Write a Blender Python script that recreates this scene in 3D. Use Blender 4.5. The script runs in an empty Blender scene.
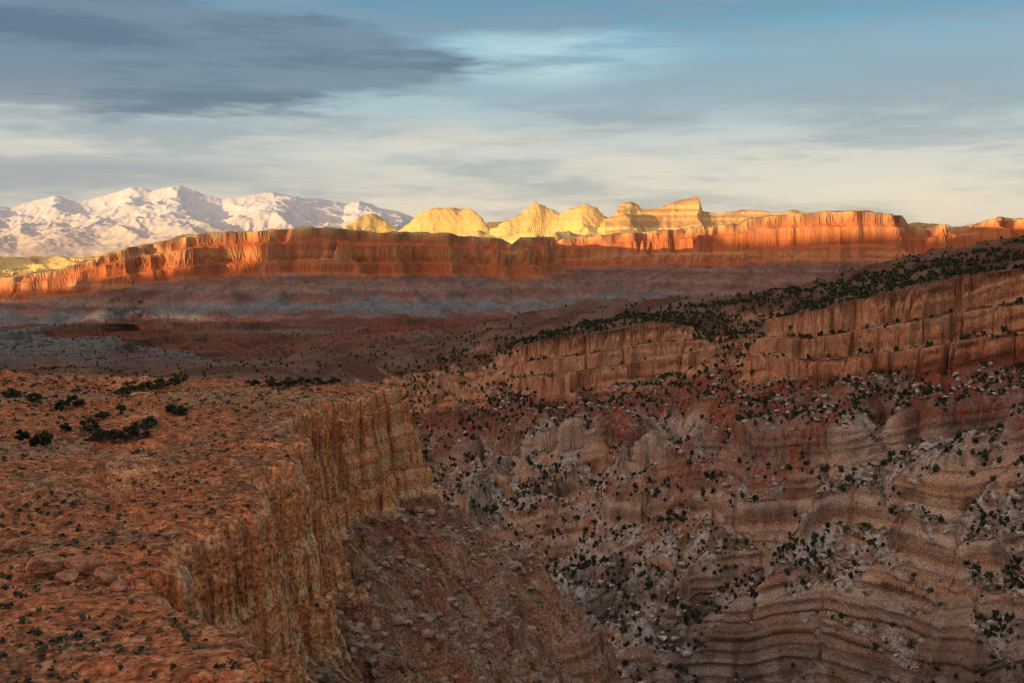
import bpy, math, time
import numpy as np
T0=time.time()
F=1138.0
rng=np.random.default_rng(7)
f4=np.float32
# ------------------------------------------------------------------ noise
_perm=rng.permutation(256).astype(np.int32); _perm=np.concatenate([_perm,_perm])
_ang=rng.random(256)*2*np.pi
_gx=np.cos(_ang).astype(f4); _gy=np.sin(_ang).astype(f4)
def pn(x,y,seed=0):
    x=(x+seed*37.31).astype(f4); y=(y+seed*91.17).astype(f4)
    xf=np.floor(x); yf=np.floor(y)
    xi=xf.astype(np.int32)&255; yi=yf.astype(np.int32)&255
    x=x-xf; y=y-yf
    u=x*x*x*(x*(x*6-15)+10); v=y*y*y*(y*(y*6-15)+10)
    a=_perm[xi]; b=_perm[xi+1]
    g00=_perm[a+yi]; g01=_perm[a+yi+1]; g10=_perm[b+yi]; g11=_perm[b+yi+1]
    n00=_gx[g00]*x+_gy[g00]*y
    n10=_gx[g10]*(x-1)+_gy[g10]*y
    n01=_gx[g01]*x+_gy[g01]*(y-1)
    n11=_gx[g11]*(x-1)+_gy[g11]*(y-1)
    p=n00+u*(n10-n00); q=n01+u*(n11-n01)
    return (p+v*(q-p))*1.5
def fbm(x,y,o,seed=0,g=.5):
    s=0;a=1
    for i in range(o):
        s=s+a*pn(x*2**i,y*2**i,seed+i*3); a*=g
    return s
def sm(a,b,x):
    t=np.clip((x-a)/(b-a),0,1); return t*t*(3-2*t)
def sdist(x,y,poly):
    P=np.array(poly,dtype=np.float64); best=np.full(x.shape,1e18,f4); ins=np.zeros(x.shape,bool)
    n=len(P)
    for i in range(n):
        ax,ay=P[i]; bx,by=P[(i+1)%n]; dx,dy=bx-ax,by-ay
        L=dx*dx+dy*dy
        t=np.clip(((x-ax)*dx+(y-ay)*dy)/L,0,1)
        ex=x-ax-t*dx; ey=y-ay-t*dy
        best=np.minimum(best,ex*ex+ey*ey)
        if ay!=by:
            c=((ay>y)!=(by>y)) & (x< (bx-ax)*(y-ay)/(by-ay)+ax)
            ins^=c
    d=np.sqrt(best); return np.where(ins,-d,d).astype(f4)
BIG=60000
PL=[(-20,200),(-23,190),(-30,181),(-28,170),(-32,157),(-26,143),(-28,130),(-24,118),(-24,108),(-24.5,96),(-26.5,88),(-24.5,77),(-18.5,66),(-13.5,58),(-5,45),(8,30),(14,10),(14,-20),(30,-100),(60,-400),(60,-BIG),(-BIG,-BIG),(-BIG,600),(-3000,400),(-400,290),(-200,250),(-120,232),(-60,214),(-28,206)]
PR=[(2000,-400),(700,-200),(420,100),(330,200),(262,290),(235,330),(195,345),(180,400),(150,415),(124,455),(116,480),(138,545),(104,600),(84,560),(50,562),(20,582),(4,600),(-8,645),(-60,665),(-120,610),(-200,580),(-400,570),(-3000,800),(-BIG,900),(-BIG,BIG*1.1),(BIG,BIG*1.1),(BIG,-BIG),(2000,-BIG)]
crest=[(-500,290,3300),(-200,286,3300),(0,277,3300),(60,268,3250),(95,257,3200),(130,246,3150),(200,233,3150),(260,229,3150),(330,226,3200),(370,231,3250),(420,231,3350),(500,237,3450),(512,243,3520),
 (520,242,4700),(600,234,4600),(700,226,4500),(738,226,4450),(748,217,3950),(780,213,3880),(860,210,3800),(900,214,3850),(908,226,4000),(918,232,4600),(960,225,4700),(1000,216,4700),(1024,218,4700),(1200,214,4800),(1700,225,4800)]
CR=np.array(crest,float)
cz=(255-CR[:,1])/F*CR[:,2]
PF=[((p-512)/F*D,D) for p,_,D in crest]+[(9000,5200),(9000,9000),(-9000,9000),(-6000,4200)]
domes=[(300,256),(335,243),(348,225),(362,215),(375,211),(384,217),(397,229),(408,221),(418,212),(430,207),(452,204),(468,206),(478,215),(488,228),(500,224),(512,216),(525,209),(534,204),(541,198),(549,205),(560,211),(572,205),(582,202),(592,205),(602,217),(612,212),(618,201),(632,199),(642,206),(655,205),(672,198),(697,194),(701,209),(720,212),(745,208),(770,212),(790,209),(820,214),(860,210),(885,214),(905,228),(925,248),(1000,262)]
DM=np.array(domes,float)
def plane(x,y): return -47+.13*(x-4)-.09*(y-600)
def PLN(X,Y): return plane(np.clip(X,-400,700),np.clip(Y,-200,1300))
def base(r): return np.interp(r,[0,400,600,1000,1500,2200,2900,3500,6000,60000],[-60,-60,-66,-90,-114,-146,-178,-195,-150,-150])
rs=np.random.default_rng(3)
def table(a,b):
    tz=[-26.]; ts=[-26.]
    while tz[-1]>-170:
        th=rs.uniform(a,b); cl=rs.uniform(.3,.65)*th
        ts.append(ts[-1]-th*.88); tz.append(tz[-1]-(th-cl))
        ts.append(ts[-1]-th*.12); tz.append(tz[-1]-cl)
    return np.array(ts)[::-1],np.array(tz)[::-1]
TA=table(7,20); TB=table(10,30); TC=table(4,11)
tabJ=np.random.default_rng(21).random(997).astype(f4)
def terr(s,T): return np.where(s<-26,np.interp(s,T[0],T[1]),s)
def stepn(h,st,k):
    q=h/st; fl=np.floor(q); fr=q-fl
    return (fl+np.clip((fr-.5)*k+.5,0,1)*.75+fr*.25)*st
def terrain(x,y,detail=True):
    shp=x.shape; x=x.ravel().astype(f4); y=y.ravel().astype(f4)
    r=np.sqrt(x*x+y*y); N=len(x)
    zone=np.ones(N,np.int8)
    dR=sdist(x,y,PR)
    near=r<1400
    B=base(r).astype(f4)
    out=np.maximum(-dR,0)
    xr=np.clip(x,-1200,1200)
    pl=PLN(x,y)
    pt=pl+32*(1-np.exp(-out/220))
    pt=pt+fbm(x/170,y/170,2,2)*13*sm(20,160,out)
    n6=pn(x/60,y/60,3)*4
    pt=pt+(stepn(pt+n6,5.5,5)-pt-n6)*.85*sm(8,30,out)
    w=sm(820,1500,r+.2*xr+pn(x/200,y/200,4)*160)
    w=np.maximum(w,sm(60,-260,x)*sm(0,160,out))
    n1=fbm(x/340,y/340,4,1)
    vall=B+n1*27*sm(500,1300,r)
    kv=.9*sm(560,900,r)*sm(4600,3500,r)
    vall=vall*(1-kv)+stepn(vall,14.,7)*kv
    top=pt*(1-w)+vall*w
    top+=pn(x/70,y/70,5)*2.6+pn(x/22,y/22,6)*1.1*near
    hR=top.copy()
    m=(r<1600)&(dR>-60)
    X=x[m];Y=y[m];d=dR[m]
    wx=X+pn(X/45,Y/45,17)*16; wy=Y+pn(X/45,Y/45,18)*16
    gA=np.abs(pn(wx/100,wy/100,11)); gB=np.abs(pn(wx/42,wy/42,19)); gC=np.abs(pn(wx/16,wy/16,8))
    dd=sm(4,60,d); de=sm(8,26,d)
    d2=d+pn(X/75,Y/75,10)*12*sm(-40,20,d)+dd*(gA*84-24)+sm(0,30,d)*(gB*32-10)+de*(gC*10-3)+pn(X/19,Y/19,12)*(3.4+2*de)+pn(X/8,Y/8,14)*(1.8+.9*de)
    if detail: d2=d2+pn(X/3.2,Y/3.2,13)*(.8)
    c=np.abs(pn(X/13,Y/13,15)); d2=d2+2.4*np.exp(-c/.05)*(1-.6*de)
    c=np.abs(pn(X/34,Y/34,16)); d2=d2+5*np.exp(-c/.04)
    kf=1.12+.32*sm(100,128,X)*sm(130,30,d)
    prof=np.interp(d2,[0,1.0,3.6,4.6,7.0,8.0,9.5,45,80,150,200,500],[0,-8,-8.8,-15,-16,-22,-24,-40,-60,-102,-134,-150])*kf
    soft=np.interp(d2,[-30,0,45,80,150,200,500],[0,-8,-40,-60,-102,-134,-150])*(.5+.5*kf)
    gm=np.exp(-(((X-114)/22)**2+((Y-560)/60)**2)); gm=np.clip(gm*1.8,0,1)
    gm=np.maximum(gm,sm(10,-12,X+pn(X/20,Y/20,9)*8))
    sR=prof*(1-gm)+soft*gm
    tw=pn(X/50,Y/50,22)*6+pn(X/17,Y/17,29)*1.6
    na=pn(X/38,Y/38,20); nb=pn(X/30,Y/30,26)
    wa_=sm(-.05,.12,na); wb_=sm(.0,.15,nb)
    sR2=(terr(sR+tw,TA)*(1-wa_)+terr(sR+tw,TB)*wa_)*(1-wb_*.3)+terr(sR+tw,TC)*wb_*.3-tw
    k=.1+.85*sm(-.02,.3,pn(X/24,Y/24,27)+.5*pn(X/75,Y/75,28))
    sR=sR*(1-k)+sR2*k
    t2=pn(X/6.5,Y/6.5,23)*1.4+(pn(X/2.4,Y/2.4,24)*.6 if detail else 0)
    sR=sR+t2*sm(-20,-30,sR)
    if detail:
        kk=.4*sm(.15,.5,pn(X/9,Y/9,25))*sm(-24,-30,sR); q=stepn(sR+tw,1.9,5)-tw; sR=sR+(q-sR)*kk
    hR[m]=top[m]+np.minimum(sR,0)
    h=hR
    s=np.full(N,5,f4); s[m]=np.minimum(sR,0)
    # ---------- near mesa
    m=(r<700)|(dR>-30)
    X=x[m];Y=y[m];rr=r[m]
    d=sdist(X,Y,PL)
    zt=np.interp(rr,[0,2.5,5,12,30,50,64],[-1.7,-1.8,-4,-8.8,-16,-20.8,-22.2]).astype(f4)
    left=sm(-30,-60,X+(Y-90)*.12)*sm(150,95,Y)
    n=pn(X/26,Y/26,30)
    ramp=left*(2.1+n*2.0)+n*1.3+pn(X/12,Y/12,31)*.7
    zt=zt+stepn(ramp,.55,6)-1.3*sm(160,215,Y)
    if detail: zt=zt+pn(X/3.,Y/3.,32)*.16+np.abs(pn(X/1.1,Y/1.1,33))*.07+pn(X/.5,Y/.5,34)*.03
    # jointed blocks: the wall steps in and out in slabs a few metres wide
    jx=X*.35+Y*.94; jb=np.floor(jx/5.2+pn(X/16,Y/16,37)*1.0); jr=tabJ[(jb.astype(int))%997]
    jx2=np.floor(jx/2.1+.37); jr2=tabJ[(jx2.astype(int)+311)%997]
    d2=d+pn(X/14,Y/14,40)*2.8+pn(X/5.5,Y/5.5,41)*.7+(pn(X/2,Y/2,42)*.2 if detail else 0)+((jr-.5)*2.4+(jr2-.5)*.6)*sm(60,75,rr)
    c=np.abs(pn(X/9,Y/9,43)); d2=d2+2.4*np.exp(-c/.045)
    d2=d2+9*np.exp(-((Y-94.5-.15*(X+26))/.6)**2)*sm(-36,-30,X)
    d2=d2+4*np.exp(-((Y-84)/.5)**2)*sm(-31,-27,X)+4*np.exp(-((Y-134)/.7)**2)*sm(-36,-30,X)
    wob=pn(X/18,Y/18,45)
    sL=np.interp(d2,[-6,-1,0,.3,.8,1.4,1.8,2.5,3.6,4.2,4.5,5.4,26,35,48,70,200],[0,-.15,-.6,-3.0,-3.4,-8.6,-9.0,-13.8,-14.5,-18.2,-18.6,-19.4,-33,-46,-78,-118,-150])
    ap=sm(-18.6,-21,sL)
    q=stepn(sL+wob*2.5,4.6,5)-wob*2.5
    kk=sm(-.1,.2,pn(X/16,Y/16,46))*.9
    sL=sL+(q-sL)*kk*ap+ap*(pn(X/9,Y/9,47)*2.4-np.abs(pn(X/14,Y/14,35))*5+pn(X/3,Y/3,48)*.6)
    if detail: sL=sL+ap*(pn(X/1.2,Y/1.2,49)*.22+pn(X/.5,Y/.5,36)*.06)
    hL=zt+sL
    hh=h[m]; take=hL>hh
    h[m]=np.where(take,hL,hh)
    ss=s[m]; s[m]=np.where(take,sL,ss); zz=zone[m]; zz[take]=0; zone[m]=zz
    # ---------- reef
    m=(r>2100)&(r<9000)&(y>800)
    X=x[m];Y=y[m];rr=r[m]
    px=512+F*X/np.maximum(Y,1)
    d=sdist(X,Y,PF)
    ztop=np.interp(px,CR[:,0],cz).astype(f4)
    bb=B[m]
    rg=1-np.abs(pn(X/230,Y/230,51))*2.2
    d2=d-30+pn(X/500,Y/500,50)*80*sm(0,200,np.abs(d))-rg*75*sm(-10,60,d)+np.abs(pn(X/95,Y/95,52))*60+pn(X/36,Y/36,53)*14+(pn(X/14,Y/14,54)*4 if detail else 0)
    fr=np.interp(d2,[-60,0,6,22,30,48,58,130,300,480,640,900],[0.0,-.02,-.13,-.16,-.33,-.36,-.46,-.56,-.77,-.92,-1.0,-1.5])
    fr=fr+(stepn(fr,.06,3)-fr)*.6*sm(-.48,-.53,fr)
    Ht=np.maximum(ztop-bb,60)
    gu=np.abs(pn(X/105,Y/105,58))
    hF=ztop-np.maximum(-d2,0)*.05+fr*Ht+pn(X/60,Y/60,55)*5*sm(-.4,-.6,fr)+(gu-.25)*32*sm(-.42,-.6,fr)*sm(-1,-.8,fr)
    hF=hF+(pn(X/90,Y/90,56)*7+pn(X/30,Y/30,57)*4)*sm(10,-20,d2)
    zo=np.full(X.shape,2,np.int8); sv=fr.astype(f4)
    for (Dk,wk,dp,sc,sd) in ((5250,170,0,.97,60),(5650,170,-60,.70,70),(4980,90,60,.45,80)):
        pj=px+pn(X/150,Y/150,sd)*9+dp
        zc=(255-np.interp(pj,DM[:,0],DM[:,1]))/F*Dk*sc
        t=np.abs(rr-Dk-pn(X/300,Y/300,sd+1)*150)/wk
        g=np.exp(-t**2.2)
        crk=np.abs(pn(X/120,Y/120,sd+2))*44+np.abs(pn(X/40,Y/40,sd+3))*14
        hd=zc*g-60*(1-g)-crk*(1-.75*g**5)
        nq_=pn(X/200,Y/200,85)*20
        hd=hd+(stepn(hd+nq_,26,2.5)-hd-nq_)*.4
        tk=(rr>4720)&(hd>hF)
        hF=np.where(tk,hd,hF); zo=np.where(tk,3,zo)
        sv=np.where(tk,g,sv)
    hh=h[m]; tk=hF>hh
    h[m]=np.where(tk,hF,hh); zz=zone[m]; zone[m]=np.where(tk,zo,zz); ss=s[m]; s[m]=np.where(tk,sv,ss)
    return h.reshape(shp),zone.reshape(shp),s.reshape(shp),top
# ------------------------------------------------------------------ helpers
def mk(name,V,Fq,mat,col=None,smooth=False):
    me=bpy.data.meshes.new(name); V=np.ascontiguousarray(V,f4); Fq=np.ascontiguousarray(Fq,np.int32)
    k=Fq.shape[1]
    me.vertices.add(len(V)); me.vertices.foreach_set("co",V.ravel())
    me.loops.add(Fq.size); me.loops.foreach_set("vertex_index",Fq.ravel())
    me.polygons.add(len(Fq)); me.polygons.foreach_set("loop_start",np.arange(0,Fq.size,k,dtype=np.int32))
    me.polygons.foreach_set("loop_total",np.full(len(Fq),k,np.int32))
    me.polygons.foreach_set("use_smooth",np.full(len(Fq),smooth,bool))
    me.update(calc_edges=True)
    if col is not None:
        a=me.color_attributes.new("Col",'FLOAT_COLOR','POINT')
        c=np.ones((len(V),4),f4); c[:,:3]=col; a.data.foreach_set("color",c.ravel())
    me.materials.append(mat)
    o=bpy.data.objects.new(name,me); bpy.context.scene.collection.objects.link(o)
    return o
class NT:
    def __init__(s,nt): s.t=nt; s.n=nt.nodes; s.l=nt.links
    def node(s,t,**k):
        n=s.n.new(t)
        for a,b in k.items(): setattr(n,a,b)
        return n
    def put(s,sock,v):
        if isinstance(v,bpy.types.NodeSocket): s.l.new(v,sock)
        else: sock.default_value=v
    def m(s,op,a,b=0.):
        n=s.n.new('ShaderNodeMath'); n.operation=op
        s.put(n.inputs[0],a); s.put(n.inputs[1],b)
        return n.outputs[0]
    def mix(s,f,a,b,bt='MIX'):
        n=s.n.new('ShaderNodeMix'); n.data_type='RGBA'; n.blend_type=bt
        s.put(n.inputs[0],f); s.put(n.inputs[6],a); s.put(n.inputs[7],b); return n.outputs[2]
    def noise(s,vec,sc,det=4,rough=.55):
        n=s.n.new('ShaderNodeTexNoise'); s.put(n.inputs['Vector'],vec); n.inputs['Scale'].default_value=sc
        n.inputs['Detail'].default_value=det; n.inputs['Roughness'].default_value=rough; return n.outputs['Fac']
    def mr(s,v,a,b,c=0.,d=1.,sm=True):
        n=s.n.new('ShaderNodeMapRange'); n.interpolation_type='SMOOTHSTEP' if sm else 'LINEAR'
        s.put(n.inputs[0],v); n.inputs[1].default_value=a; n.inputs[2].default_value=b; n.inputs[3].default_value=c; n.inputs[4].default_value=d; return n.outputs[0]
    def xyz(s,x,y,z):
        n=s.n.new('ShaderNodeCombineXYZ'); s.put(n.inputs[0],x); s.put(n.inputs[1],y); s.put(n.inputs[2],z); return n.outputs[0]
def newmat(name):
    m=bpy.data.materials.new(name); m.use_nodes=True; t=NT(m.node_tree)
    b=m.node_tree.nodes['Principled BSDF']; b.inputs['Roughness'].default_value=.95; b.inputs['Specular IOR Level'].default_value=0.
    return m,t,b
def rock_mat(name,sc=2.5,am=.7,bumpd=.3,usecol=True,base=(.3,.2,.15),det=4):
    m,t,b=newmat(name)
    g=t.node('ShaderNodeNewGeometry').outputs['Position']
    if usecol: c=t.node('ShaderNodeAttribute',attribute_name='Col').outputs['Color']
    else: c=base
    n=t.noise(g,sc,det,.7)
    k=t.mr(n,.3,.7,1-am,1+am,False)
    cc=t.n.new('ShaderNodeVectorMath'); cc.operation='SCALE'; t.put(cc.inputs[0],c); t.put(cc.inputs['Scale'],k)
    t.put(b.inputs['Base Color'],cc.outputs[0])
    bp=t.node('ShaderNodeBump'); bp.inputs['Strength'].default_value=1.; bp.inputs['Distance'].default_value=bumpd
    t.put(bp.inputs['Height'],n); t.put(b.inputs['Normal'],bp.outputs[0])
    return m
mat_terr=rock_mat('canyon_rock',2.6,.75,.33,det=3)
# ------------------------------------------------------------------ ground sheet (dense where the terrain is steep)
pxs=np.linspace(-70,1094,1165)
az=np.arctan((pxs-512)/F)
az0,az1=az[0],az[-1]
rest=np.linspace(az1,az0+2*np.pi,190)[1:-1]
az=np.concatenate([az,rest]).astype(np.float64)
r0=np.concatenate([np.geomspace(1.5,45,120,endpoint=False),np.geomspace(45,1100,2000,endpoint=False),np.geomspace(1100,6200,850,endpoint=False),np.geomspace(6200,60000,40)])
A,R=np.meshgrid(az,r0,indexing='ij')
h0,_,_,_=terrain(np.sin(A)*R,np.cos(A)*R,False)
el=h0/R
rm=np.maximum.accumulate(el,axis=1)
vis=sm(-.03,0,el-rm)
dh=np.abs(np.diff(h0,axis=1)); dr=np.diff(R,axis=1)
Rm=R[:,1:]
W=(dh*.9+dr*(np.abs(h0[:,1:])*.8/Rm+.05))/Rm
W=np.where(R[:,1:]<45,W*.15,W)
W=W*(.15+.85*vis[:,1:])+1e-6+dr/Rm*.006
for k in (16,16,8):
    Wp=np.concatenate([W[-k:],W,W[:k]],0); cs=np.cumsum(np.concatenate([np.zeros((1,W.shape[1])),Wp],0),0)
    W=(cs[2*k+1:]-cs[:-2*k-1])/(2*k+1)
C=np.concatenate([np.zeros((len(az),1)),np.cumsum(W,1)],1)
M=1450
Rn=np.empty((len(az),M))
tt=np.linspace(0,1,M)
for i in range(len(az)): Rn[i]=np.interp(tt*C[i,-1],C[i],r0)
A=np.repeat(az[:,None],M,1)
X=np.sin(A)*Rn; Y=np.cos(A)*Rn
Z,zone,S,_=terrain(X,Y,True)
P=np.stack([X,Y,Z],-1).astype(np.float64)
def normals(P):
    du=np.roll(P,-1,0)-np.roll(P,1,0); dv=np.gradient(P,axis=1)
    n=np.cross(dv,du); n/=np.linalg.norm(n,axis=-1,keepdims=True)+1e-12
    n*=np.sign(n[...,2:3]+1e-9); return n
n=normals(P); nz=n[...,2]
steep=sm(.8,.4,nz)
tab=rs.random(4096).astype(f4)
def band(v,seed=0):
    v=v+1000+seed*77.7; i=np.floor(v).astype(int); f=v-i; f=f*f*(3-2*f)
    return tab[i%4096]*(1-f)+tab[(i+1)%4096]*f
lith=np.where(zone==1,Z-PLN(X,Y)+pn(X/50,Y/50,22)*6+pn(X/17,Y/17,29)*1.6,Z)
wx=fbm(X/30,Y/30,2,90)
sc=np.where(zone>=2,.08,np.where(zone==1,.4,.7))
amp=np.where(zone>=2,6.,np.where(zone==1,1.8,.7))*sm(.7,.35,nz)
nh=n.copy(); nh[...,2]=0; nh/=np.linalg.norm(nh,axis=-1,keepdims=True)+1e-9
off=amp*((band(lith*sc+wx*.5)-.5)+(band(lith*sc*2.7,3)-.5)*.5)
P+=nh*off[...,None]
# ---- rock colours
def C3(*c): return np.array(c,f4)
def mixc(a,b,t): return a+(b-a)*t[...,None]
nA=fbm(X/40,Y/40,3,100); nB=fbm(X/7,Y/7,3,110); nC=fbm(X/260,Y/260,3,120)
nD=fbm(X/1.3,Y/1.3,2,125)
col=np.zeros(P.shape,f4)
def full(c): return np.broadcast_to(C3(*c),P.shape)
b1=band(lith*.7+wx*.6,5); b2=band(lith*2.6+wx*.8,9); b3=band(lith*.22+wx*.3,13)
cl=mixc(full((.43,.145,.058)),full((.25,.112,.062)),sm(-.3,.5,nB+nA*.6))
cl=mixc(cl,full((.37,.225,.12)),sm(-.1,.5,nA+nB*.4)*.75)
cl=mixc(cl,full((.60,.34,.17)),sm(.1,.6,nD)*.5)
cl=mixc(cl,full((.09,.055,.038)),sm(.0,.5,-nD)*.65)
cf=mixc(full((.74,.27,.10)),full((.78,.43,.20)),b1)
cf=mixc(cf,full((.36,.12,.055)),sm(.6,.95,b2)*.5)
cf=mixc(cf,full((.80,.54,.32)),sm(.1,.5,pn(X/5+Z*.05,Y/5,130))*.5)
cf=mixc(cf,full((.26,.10,.05)),sm(.1,.5,pn(X/1.6+Z*.06,Y/1.6,131))*.5)
cL=mixc(cl,cf,sm(.8,.55,nz))
ap=sm(-18.4,-20.8,S)
ca=mixc(full((.22,.10,.058)),full((.29,.19,.12)),sm(-.3,.4,nB+nA*.4))
ca=mixc(ca,full((.36,.30,.23)),sm(-26,-44,S+nA*10)*.6)
ca=mixc(ca,full((.48,.35,.23)),sm(.2,.6,nD+nB*.3)*.5)
ca=mixc(ca,full((.08,.05,.035)),sm(.1,.6,-nD)*.6)
ca=mixc(ca,full((.44,.18,.085)),steep*.6)
cL=mixc(cL,ca,ap)
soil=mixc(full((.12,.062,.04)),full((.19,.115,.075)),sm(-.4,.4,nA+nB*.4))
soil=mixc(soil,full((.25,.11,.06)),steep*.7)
valley=mixc(full((.14,.065,.042)),full((.20,.125,.09)),sm(-.3,.4,nC))
bv=band(Z*.09+fbm(X/300,Y/300,2,141)*.5,21)
valley=mixc(valley,full((.25,.075,.038)),sm(.45,.75,bv)*.8)
valley=mixc(valley,full((.18,.178,.16)),sm(.5,.65,band(Z*.06+nC*.4,25))*.8*sm(100,-400,X))
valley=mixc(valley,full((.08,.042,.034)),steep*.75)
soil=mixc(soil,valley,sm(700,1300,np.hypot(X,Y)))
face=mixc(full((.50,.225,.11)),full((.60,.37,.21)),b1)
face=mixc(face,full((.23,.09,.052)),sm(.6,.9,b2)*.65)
face=mixc(face,full((.16,.08,.05)),sm(.1,.5,pn(X/4,Y/4,150))*.6)
red=mixc(full((.25,.08,.043)),full((.17,.095,.065)),sm(-.3,.4,nB+(b1-.5)))
red=mixc(red,full((.36,.28,.21)),sm(.2,.6,nD+nA*.7)*.4)
tal=mixc(full((.19,.14,.10)),full((.40,.36,.295)),sm(-.45,.35,nB*.8+nA*.7+(b3-.5)*.25))
tal=mixc(tal,full((.27,.125,.065)),sm(.0,.5,nA*1.2-nC+pn(X/22,Y/22,142)*.5)*.75)
tal=mixc(tal,full((.60,.55,.46)),sm(.15,.6,nD+nB*.6)*.6)
tal=mixc(tal,full((.065,.052,.04)),sm(.1,.55,-nD-nB*.3)*.7)
wf=mixc(full((.46,.29,.17)),full((.30,.16,.095)),sm(.1,.9,b1*.4+(nB+nA+.6)*.5))
wf=mixc(wf,full((.54,.46,.36)),sm(.45,.8,band(lith*.25+nB*.6,35))*.5)
wf=mixc(wf,full((.12,.08,.06)),sm(.55,.9,band(lith*.9,31)*.8+nB*.35)*.75)
white=mixc(tal,wf,sm(.62,.38,nz))
deep=mixc(full((.075,.06,.05)),full((.26,.23,.19)),sm(-.3,.5,nB+nA*.4+(b1-.5)*.3))
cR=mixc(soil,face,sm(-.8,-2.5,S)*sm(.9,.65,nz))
cR=mixc(cR,red,sm(-26,-30,S+nA*3))
cR=mixc(cR,white,sm(-36,-54,S+nA*22+pn(X/20,Y/20,143)*10))
cR=mixc(cR,deep,sm(-78,-108,S+nA*18)*.75)
g1=mixc(full((.58,.205,.08)),full((.50,.16,.065)),b3)
g1=mixc(g1,full((.64,.36,.17)),sm(.6,.9,band(Z*.06,41))*.7)
g1=mixc(g1,full((.25,.11,.07)),sm(.0,.5,pn(X/30,Y/30,160))*.45)
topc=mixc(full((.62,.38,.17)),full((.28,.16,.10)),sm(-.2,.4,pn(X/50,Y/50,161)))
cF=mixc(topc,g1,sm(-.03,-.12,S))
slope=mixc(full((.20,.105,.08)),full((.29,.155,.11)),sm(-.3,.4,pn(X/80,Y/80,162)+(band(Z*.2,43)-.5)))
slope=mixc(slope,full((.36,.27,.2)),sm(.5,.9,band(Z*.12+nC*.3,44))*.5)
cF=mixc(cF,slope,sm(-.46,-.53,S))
gray=mixc(full((.165,.18,.178)),full((.22,.222,.21)),sm(-.4,.4,nA))
gb=sm(-.70,-.76,S+nC*.06+nA*.03)*sm(-.90,-.84,S+nC*.06)*sm(900,100,X)
cF=mixc(cF,gray,gb*.85)
cF=mixc(cF,full((.17,.075,.052)),sm(-.88,-.93,S))
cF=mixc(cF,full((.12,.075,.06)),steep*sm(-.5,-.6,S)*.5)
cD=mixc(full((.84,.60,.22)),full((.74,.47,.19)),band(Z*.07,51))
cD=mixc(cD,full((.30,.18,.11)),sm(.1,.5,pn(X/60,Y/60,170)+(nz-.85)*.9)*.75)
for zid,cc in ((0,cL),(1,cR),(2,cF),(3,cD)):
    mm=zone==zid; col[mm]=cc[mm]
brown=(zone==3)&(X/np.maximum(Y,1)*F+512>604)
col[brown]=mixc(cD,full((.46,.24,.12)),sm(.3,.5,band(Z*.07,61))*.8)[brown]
rr=np.hypot(X,Y)
sp=sm(.05,.3,pn(X/8,Y/8,180)+.35*pn(X/70,Y/70,181))*sm(850,1200,rr)*sm(.5,.8,nz)*(zone<3)*np.where(zone==2,.45,1)
col=mixc(col,full((.048,.048,.036)),sp*.8)
NA=len(az)
idx=np.arange(NA*M).reshape(NA,M)
nxt=np.roll(idx,-1,0)
Q=np.stack([idx[:,:-1],nxt[:,:-1],nxt[:,1:],idx[:,1:]],-1).reshape(-1,4)[:,::-1]
mk('canyon_ground',P.reshape(-1,3),Q,mat_terr,col.reshape(-1,3))
del A,col,cl,cf,cL,ca,soil,valley,face,red,white,wf,deep,cR,g1,topc,cF,slope,gray,cD,n,nh,tal
# ------------------------------------------------------------------ snowy mountains
mc=np.array([(-300,217),(-100,216),(-40,211),(0,208),(15,209),(30,204),(60,197),(75,201),(90,199),(110,194),(130,188),(150,192),(165,189),(180,187),(200,193),(225,200),(250,198),(275,193),(300,197),(330,201),(345,204),(360,200),(380,207),(400,211),(430,224),(460,240),(520,262),(800,275)],float)
DMt=20000.
gx=np.linspace(-14500,3500,1200); gy=np.linspace(DMt-4200,DMt+2500,380)
MX,MY=np.meshgrid(gx,gy,indexing='ij')
pj=512+F*MX/MY+pn(MX/1500,MY/1500,200)*6
crz=(255-np.interp(pj,mc[:,0],mc[:,1]))/F*DMt
rid=lambda s,q:1-np.abs(pn(MX/s,MY/s,q))*2
t=(MY-DMt-pn(MX/2500,MY/2500,201)*500)/np.where(MY<DMt,3600,2300)
g=np.clip(1-np.abs(t),0,1)**1.0
rn=rid(1700,202)*.55+rid(750,203)*.32+rid(300,204)*.13+rid(120,205)*.06
MZ=-150+(crz+150)*g+(rn-.45)*280*np.clip(g*2.2,0,1)*(1-.75*g**5)
PM=np.stack([MX,MY,MZ],-1)
du=np.gradient(PM,axis=0); dv=np.gradient(PM,axis=1); nm=np.cross(du,dv); nm/=np.linalg.norm(nm,axis=-1,keepdims=True)
snow=sm(-80,300,MZ+pn(MX/300,MY/300,206)*200+pn(MX/90,MY/90,207)*160)*(.65+.35*sm(.45,.75,nm[...,2]+pn(MX/110,MY/110,208)*.2))
mcv=mixc(np.broadcast_to(C3(.50,.41,.34),PM.shape),np.broadcast_to(C3(.73,.69,.64),PM.shape),snow)
haze_low=sm(900,50,MZ); mcv=mixc(mcv,np.broadcast_to(C3(.60,.48,.38),PM.shape),haze_low*.85)  # warm haze over the mountain foot, painted into the vertex colour
ii=np.arange(MX.size).reshape(MX.shape)
Qm=np.stack([ii[:-1,:-1],ii[1:,:-1],ii[1:,1:],ii[:-1,1:]],-1).reshape(-1,4)
mk('snowy_mountain',PM.reshape(-1,3),Qm,rock_mat('snow_and_rock',.012,.06,2.,det=2),mcv.reshape(-1,3),smooth=True)
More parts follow.
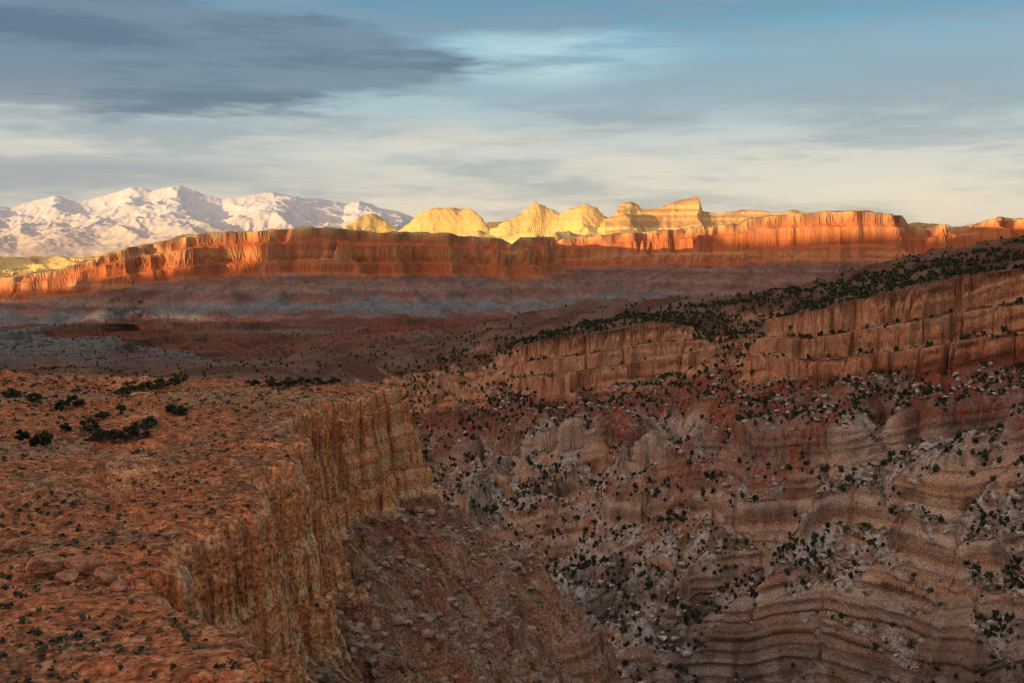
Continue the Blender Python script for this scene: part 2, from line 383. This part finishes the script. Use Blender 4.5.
# ------------------------------------------------------------------ sun blocker: unseen ridge added, crest shaped to shadow the canyon and reef
EL=math.radians(2.2); TE=math.tan(EL)
sx,sy=-.75,-.6614
def tu(X,Y): return X*sx+Y*sy, -X*sy+Y*sx
sh=[(-60,290,3300),(0,290,3300),(60,292,3250),(95,290,3200),(150,281,3180),(200,275,3150),(260,268,3150),(315,260,3200),(334,240,3220),(346,205,3220),(400,195,3300),(500,205,3400),(740,242,4000),(800,244,3900),(900,237,3850)]
us=[];hs=[]
for p,q,D in sh:
    Xs=(p-512)/F*D; t_,u_=tu(Xs,D); us.append(u_); hs.append((255-q)/F*D+(1500-t_)*TE)
us+= [-1700,-1200,3000]; hs+=[240,150,130]
us=[-8000,-3750]+us; hs=[-40,20]+hs
o=np.argsort(us); us=np.array(us)[o]; hs=np.array(hs)[o]
gu=np.linspace(-6500,2500,1400); gt=np.concatenate([np.linspace(900,1500,30),np.linspace(1530,3000,20)])
U,Tt=np.meshgrid(gu,gt,indexing='ij')
Hc=np.interp(U,us,hs)
Zw=np.where(Tt<=1500,-60+(Hc+60)*(.5*sm(900,1350,Tt)+.5*sm(1400,1495,Tt)),Hc-(Tt-1500)*.08)+pn(U/200,Tt/200,300)*3*(Tt<1450)
PW=np.stack([Tt*sx-U*sy,Tt*sy+U*sx,Zw],-1)
ii=np.arange(U.size).reshape(U.shape)
Qw=np.stack([ii[:-1,:-1],ii[1:,:-1],ii[1:,1:],ii[:-1,1:]],-1).reshape(-1,4)
cw=mixc(np.broadcast_to(C3(.36,.16,.09),PW.shape),np.broadcast_to(C3(.45,.28,.18),PW.shape),band(Zw*.1,71))
mk('sun_blocker_ridge',PW.reshape(-1,3),Qw,mat_terr,cw.reshape(-1,3))
# ------------------------------------------------------------------ vegetation
def foliage_mat(name,c1,c2):
    m,t,b=newmat(name)
    g=t.node('ShaderNodeNewGeometry')
    n=t.noise(g.outputs['Position'],.9,1,.8)
    t.put(b.inputs['Base Color'],t.mix(t.mr(n,.35,.65),c1,c2)); return m
mat_jun=foliage_mat('juniper_foliage',(.026,.034,.020,1),(.080,.092,.050,1))
mat_sage=foliage_mat('sage_foliage',(.045,.05,.032,1),(.14,.14,.085,1))
mat_bark,_,_b=newmat('bark'); _b.inputs['Base Color'].default_value=(.13,.09,.065,1)
def quads(c,s,rg):
    n=len(c)
    a=rg.normal(size=(n,3)); a/=np.linalg.norm(a,axis=1,keepdims=True)
    b=np.cross(a,rg.normal(size=(n,3))); b/=np.linalg.norm(b,axis=1,keepdims=True)
    return np.stack([c-a*s-b*s*.6,c+a*s-b*s*.5,c+a*s*.7+b*s*.7,c-a*s*.8+b*s*.6],1).reshape(-1,3),np.arange(n*4).reshape(-1,4)
def clump(nq,size,rg,ell=(1,1,.9),lumps=5):
    cs=rg.normal(size=(lumps,3)); cs/=np.linalg.norm(cs,axis=1,keepdims=True); cs*=rg.uniform(.25,.62,(lumps,1)); cs[:,2]=np.abs(cs[:,2])*.9
    which=rg.integers(0,lumps,nq)
    d=rg.normal(size=(nq,3)); d/=np.linalg.norm(d,axis=1,keepdims=True)
    c=(cs[which]+d*(rg.uniform(.1,.48,(nq,1))))*np.array(ell); c[:,2]+=.45*ell[2]
    c[:,2]=np.maximum(c[:,2],.03)
    return quads(c,size*rg.uniform(.6,1.3,(nq,1)),rg)
def scatter(name,temps,pos,scl,mat):
    Vs=[];Fs=[];o=0
    which=rng.integers(0,len(temps),len(pos))
    for k,(tv,tf) in enumerate(temps):
        m=np.where(which==k)[0]
        if len(m)==0: continue
        a=rng.random(len(m))*2*np.pi; ca,sa=np.cos(a)[:,None],np.sin(a)[:,None]
        v=tv[None]*scl[m][:,None,:]
        x=v[...,0]*ca-v[...,1]*sa; y=v[...,0]*sa+v[...,1]*ca
        V=np.stack([x,y,v[...,2]],-1)+pos[m][:,None,:]
        Fi=tf[None]+(np.arange(len(m))*len(tv))[:,None,None]+o
        Vs.append(V.reshape(-1,3)); Fs.append(Fi.reshape(-1,tf.shape[1])); o+=len(m)*len(tv)
    return mk(name,np.concatenate(Vs),np.concatenate(Fs),mat)
def ground(x,y):
    e=.8
    z,zo,s,_=terrain(x,y); z1,_,_,_=terrain(x+e,y); z2,_,_,_=terrain(x,y+e)
    return z,zo,s,np.hypot(z1-z,z2-z)/e
def sample(n,rmin,rmax,pw=2,p0=-60,p1=1090):
    u=rng.random(n); r=(rmin**pw+(rmax**pw-rmin**pw)*u)**(1/pw)
    a=np.arctan((rng.uniform(p0,p1,n)-512)/F)
    return np.sin(a)*r,np.cos(a)*r
rg=np.random.default_rng(11)
xa,ya=sample(62000,230,680,1.6,380,1090); xb,yb=sample(40000,560,1800,1.5)
x=np.concatenate([xa,xb]); y=np.concatenate([ya,yb])
z,zo,s,sl=ground(x,y)
dens=.5+.30*fbm(x/40,y/40,2,400)+.3*pn(x/11,y/11,401)
dens=dens*np.where(s>-1,.65,1)
keep=(rng.random(len(x))<dens)&(sl<2.4)&((zo==1)|(s<-20))
x,y,z=x[keep],y[keep],z[keep]
hgt=.36+1.4*rng.random(len(x))**2.4
scl=np.stack([hgt*rng.uniform(.6,.95,len(x))]*2+[hgt*rng.uniform(.8,1.4,len(x))],1)
temps=[clump(24,.34,rg,(1,1,1.0),4) for _ in range(8)]
scatter('juniper_woodland',temps,np.stack([x,y,z-.1],1),scl,mat_jun)
x,y=sample(52000,54,430,1.05)
z,zo,s,sl=ground(x,y)
keep=(sl<1.0)&(rng.random(len(x))<.45+.7*pn(x/9,y/9,410))
x,y,z=x[keep],y[keep],z[keep]
k=(.09+.38*rng.random(len(x))**2.5)*(1+sm(120,300,np.hypot(x,y))*1.0)
scatter('sagebrush',[clump(20,.29,rg,(1,1,.75),4) for _ in range(5)],np.stack([x,y,z-.03],1),np.stack([k,k,k*.9],1),mat_sage)
def limb(p0,p1,r0_,r1_,seg=7):
    p0=np.array(p0);p1=np.array(p1);d=p1-p0;L=np.linalg.norm(d);d/=L
    a=np.cross(d,[.3,.9,.1]);a/=np.linalg.norm(a);b=np.cross(d,a)
    V=[];Fq=[];nr=5
    for i in range(nr):
        t=i/(nr-1);c=p0+(p1-p0)*t+a*math.sin(t*5)*L*.06
        for j in range(seg):
            q=2*math.pi*j/seg; V.append(c+(a*math.cos(q)+b*math.sin(q))*(r0_+(r1_-r0_)*t))
    for i in range(nr-1):
        for j in range(seg): Fq.append((i*seg+j,i*seg+(j+1)%seg,(i+1)*seg+(j+1)%seg,(i+1)*seg+j))
    return np.array(V),np.array(Fq)
def place(p,q):
    ds=np.linspace(55,260,1600); xs=(p-512)/F*ds; zz=-(q-255)/F*ds
    g_=terrain(xs,ds)[0]; i=int(np.argmax(g_>=zz)); D=ds[i] if i>0 else 200.
    X_=(p-512)/F*D
    return X_,D,float(terrain(np.array([X_]),np.array([D]))[0][0])
def juniper(p,q,w,hh):
    x,y,z=place(p,q)
    V=[];Fq=[];o=0
    def add(v,f):
        nonlocal o
        V.append(v);Fq.append(f+o);o+=len(v)
    add(*limb((0,0,-.3),(.1*w,0,hh*.45),.16,.09))
    tips=[]
    for i in range(6):
        a=i*1.05+rg.uniform(-.3,.3); q_=(math.cos(a)*w*rg.uniform(.4,.85),math.sin(a)*w*rg.uniform(.4,.85),hh*rg.uniform(.25,.75)); tips.append(q_)
        add(*limb((.05*w,0,hh*.15),q_,.08,.025,5))
    tips.append((rg.uniform(-.3,.3),0,hh*.85))
    nw=sum(len(f) for f in Fq)
    for q_ in tips:
        nq=170; k_=rg.uniform(.7,1.15)
        d=rg.normal(size=(nq,3)); d/=np.linalg.norm(d,axis=1,keepdims=True)
        c=np.array(q_)+d*rg.uniform(.05,1,(nq,1))**.6*np.array([w*.42,w*.42,hh*.26])*k_
        c[:,2]=np.maximum(c[:,2],.05)
        add(*quads(c,.085*rg.uniform(.6,1.5,(nq,1)),rg))
    ob=mk('juniper_tree',np.concatenate(V),np.concatenate(Fq),mat_bark)
    ob.data.materials.append(mat_jun)
    mi=np.zeros(len(ob.data.polygons),np.int32); mi[nw:]=1; ob.data.polygons.foreach_set('material_index',mi)
    ob.location=(x,y,z); ob.rotation_euler[2]=rg.uniform(0,6.28)
for (p,q,w,hh) in [(134,438,1.5,1.7),(122,441,1.3,1.5),(108,444,1.2,1.5),(96,442,1.1,1.3),(86,434,1.3,1.7),(147,428,1.0,1.2),(42,449,.9,1.8),(30,447,.8,1.2),(16,442,1.0,1.2),(58,411,1.0,1.2),(72,406,1.3,1.3),(176,416,1.0,1.1),(168,412,.8,.9),(160,388,2.0,1.5),(148,391,1.8,1.5),(132,391,2.1,1.6),(175,384,1.8,1.4),(120,396,1.4,1.3),(30,402,1.2,1.2),(8,398,1.4,1.3),(272,387,1.7,1.3),(286,386,1.6,1.4),(300,385,1.7,1.3),(318,385,1.5,1.2),(333,384,1.3,1.1),(252,386,1.2,1.0),(100,420,.9,1.0),(62,432,.8,.9),(118,412,.7,.9)]:
    juniper(p,q,w*1.05,hh*1.1)
# ------------------------------------------------------------------ rocks
import bmesh
def rocktemp(sub,rg,flat=.65):
    bm=bmesh.new(); bmesh.ops.create_icosphere(bm,subdivisions=sub,radius=1)
    V=np.array([v.co[:] for v in bm.verts]); Fq=np.array([[v.index for v in f.verts] for f in bm.faces]); bm.free()
    for _ in range(9):
        d=rg.normal(size=3); d/=np.linalg.norm(d); k=rg.uniform(.45,.8); p=V@d
        V=V-np.maximum(p-k,0)[:,None]*d
    V+=rg.normal(size=V.shape)*.02
    V*=np.array([1,rg.uniform(.6,.9),flat*rg.uniform(.7,1.1)]); return V,Fq
mat_rock=rock_mat('red_rock',1.2,.6,.06,False,(.38,.175,.095),3)
mat_prock=rock_mat('pale_rock',.35,.75,.06,False,(.34,.225,.145),3)
t0=[rocktemp(1,rg) for _ in range(8)]
x,y=sample(36000,52,215,1.1,-60,420)
z,zo,s,sl=ground(x,y)
keep=(zo==0)&(s>-2)&(rng.random(len(x))<.5+.8*pn(x/7,y/7,500))
k=(.04+.26*rng.random(len(x))**7)*(1+np.hypot(x,y)/260)
scatter('loose_stones',t0,np.stack([x,y,z+k*.15],1)[keep],np.stack([k,k,k],1)[keep],mat_rock)
x,y=sample(26000,80,330,1.1,240,700)
z,zo,s,sl=ground(x,y)
keep=(zo==0)&(s<-17.5)&(sl<1.5)
k=.13+1.25*rng.random(len(x))**9
scatter('talus_rocks',t0,np.stack([x,y,z+k*.2],1)[keep],np.stack([k,k,k],1)[keep],mat_prock)
x,y=sample(26000,200,600,1.3,380,1090)
z,zo,s,sl=ground(x,y)
keep=(zo==1)&(s<-20)&(sl<1.6)
k=.3+1.7*rng.random(len(x))**6
mat_lrock=rock_mat('limestone',.35,.7,.06,False,(.38,.33,.26),3)
scatter('slope_boulders',t0,np.stack([x,y,z+k*.2],1)[keep],np.stack([k,k,k],1)[keep],mat_lrock)
for (p,q,sx_,ang) in [(38,580,1.2,.3),(58,588,.9,1.3),(76,580,1.25,.5),(98,588,.9,2.),(22,574,.8,1.),(112,596,.55,.2),(64,572,.7,2.2),(8,556,1.0,.4),(60,602,.5,.9),(150,560,.4,.4),(90,600,.4,1.4)]:
    xx,D,zg=place(p,q)
    v,ff=rocktemp(4,rg,.8)
    v=v*(1+.05*pn(v[:,0]*3+p,v[:,1]*3+v[:,2]*2,3)[:,None])
    ob=mk('boulder',v*sx_*1.15,ff,mat_rock); ob.location=(xx,D,zg+sx_*.45); ob.rotation_euler=(rg.uniform(-.2,.2),rg.uniform(-.2,.2),ang)
# ------------------------------------------------------------------ sky
w=bpy.data.worlds.new("World"); bpy.context.scene.world=w; w.use_nodes=True
t=NT(w.node_tree); bg=w.node_tree.nodes['Background']
gen=t.node('ShaderNodeTexCoord').outputs['Generated']
sep=t.node('ShaderNodeSeparateXYZ'); t.l.new(gen,sep.inputs[0]); dx,dy,dz=sep.outputs
az_=t.m('ARCTAN2',dx,dy); elv=t.m('ARCSINE',dz)
sky=t.node('ShaderNodeTexSky',sky_type='NISHITA'); sky.sun_disc=False; sky.sun_elevation=EL; sky.sun_rotation=math.atan2(sx,sy); sky.altitude=1900
skc=t.n.new('ShaderNodeVectorMath'); skc.operation='SCALE'; t.l.new(sky.outputs[0],skc.inputs[0]); skc.inputs['Scale'].default_value=.05
ramp=t.node('ShaderNodeValToRGB'); e=ramp.color_ramp.elements
pts=[(0,(.57,.50,.45)),(.045,(.62,.55,.49)),(.075,(.58,.55,.51)),(.11,(.42,.48,.50)),(.155,(.22,.41,.51)),(.21,(.08,.27,.42)),(.45,(.10,.19,.30)),(1,(.09,.15,.24))]
t.put(ramp.inputs[0],t.mr(elv,0,1.,0,1,False))
e[0].position=0; e[0].color=(*pts[0][1],1); e[1].position=1; e[1].color=(*pts[-1][1],1)
for p_,c_ in pts[1:-1]:
    q_=e.new(p_); q_.color=(*c_,1)
cbase=ramp.outputs[0]
nz1=t.noise(t.xyz(t.m('MULTIPLY',az_,2.4),t.m('MULTIPLY',elv,15.),0.),1.6,5,.6)
nz2=t.noise(t.xyz(t.m('MULTIPLY',az_,5.),t.m('MULTIPLY',elv,34.),3.3),1.3,5,.62)
wa=t.m('ADD',az_,t.m('MULTIPLY',t.m('SUBTRACT',nz2,.5),.22)); we=t.m('ADD',elv,t.m('MULTIPLY',t.m('SUBTRACT',nz1,.5),.07))
def ell(ca,ce,ra,re,i,o):
    a=t.m('DIVIDE',t.m('SUBTRACT',wa,ca),ra); b=t.m('DIVIDE',t.m('SUBTRACT',we,ce),re)
    d=t.m('SQRT',t.m('ADD',t.m('MULTIPLY',a,a),t.m('MULTIPLY',b,b))); return t.mr(d,o,i)
c1=t.mix(t.m('MULTIPLY',t.mr(nz1,.42,.60),.65),cbase,(.22,.28,.35,1))
c1=t.mix(t.m('MULTIPLY',ell(.30,.140,.34,.035,.4,1.2),.65),c1,(.20,.27,.35,1))
c1=t.mix(t.m('MULTIPLY',ell(-.36,.062,.22,.022,.3,1.2),.8),c1,(.24,.28,.35,1))
c1=t.mix(t.m('MULTIPLY',ell(.05,.205,.6,.02,.3,1.2),.4),c1,(.13,.22,.31,1))
c1=t.mix(t.m('MULTIPLY',ell(-.30,.163,.275,.046,.82,1.06),.97),c1,t.mix(t.mr(nz2,.38,.64),(.08,.13,.21,1),(.14,.20,.28,1)))
c1=t.mix(t.m('MULTIPLY',t.m('MULTIPLY',t.mr(nz2,.50,.66),t.mr(elv,.15,.07)),.6),c1,(.68,.59,.50,1))
c1=t.mix(t.m('MULTIPLY',t.m('MULTIPLY',ell(.045,.168,.12,.032,.1,1.1),t.mr(nz2,.3,.55)),.8),c1,(.46,.62,.66,1))
vd=t.n.new('ShaderNodeVectorMath'); vd.operation='DOT_PRODUCT'; t.l.new(gen,vd.inputs[0]); vd.inputs[1].default_value=(sx,sy,.35)
glow=t.m('POWER',t.m('MAXIMUM',vd.outputs['Value'],0.),4.)
gl=t.n.new('ShaderNodeVectorMath'); gl.operation='SCALE'; gl.inputs[0].default_value=(.6,.30,.16); t.put(gl.inputs['Scale'],glow)
ad=t.n.new('ShaderNodeVectorMath'); ad.operation='ADD'; t.l.new(c1,ad.inputs[0]); t.l.new(gl.outputs[0],ad.inputs[1])
ad2=t.n.new('ShaderNodeVectorMath'); ad2.operation='ADD'; t.l.new(ad.outputs[0],ad2.inputs[0]); t.l.new(skc.outputs[0],ad2.inputs[1])
# sky overhead, out of view, brightened to light the shaded canyon
bk=t.mr(elv,.3,.9,1.,2.2)
fin=t.n.new('ShaderNodeVectorMath'); fin.operation='SCALE'; t.l.new(ad2.outputs[0],fin.inputs[0]); t.put(fin.inputs['Scale'],bk)
wm=t.mix(t.mr(elv,.3,.9),(1,1,1,1),(1.35,1.05,.82,1))
mu=t.n.new('ShaderNodeVectorMath'); mu.operation='MULTIPLY'; t.l.new(fin.outputs[0],mu.inputs[0]); t.l.new(wm,mu.inputs[1])
t.l.new(mu.outputs[0],bg.inputs['Color']); bg.inputs['Strength'].default_value=1.0
# sun
from mathutils import Vector
L=bpy.data.lights.new('sun','SUN'); L.energy=5; L.angle=math.radians(.5); L.color=(1,.68,.34)
so=bpy.data.objects.new('sun',L); bpy.context.scene.collection.objects.link(so)
dv=Vector((sx*math.cos(EL),sy*math.cos(EL),math.sin(EL))); so.rotation_euler=dv.to_track_quat('Z','Y').to_euler()
# camera
cam=bpy.data.cameras.new('camera'); cam.lens=40; cam.sensor_width=36; cam.clip_end=200000; cam.clip_start=.1
co=bpy.data.objects.new('camera',cam); bpy.context.scene.collection.objects.link(co)
co.rotation_euler=(math.radians(90-4.32),0,0); bpy.context.scene.camera=co
sc_=bpy.context.scene; sc_.view_settings.view_transform='Standard'; sc_.view_settings.look='None'; sc_.view_settings.exposure=0
print('done',time.time()-T0)
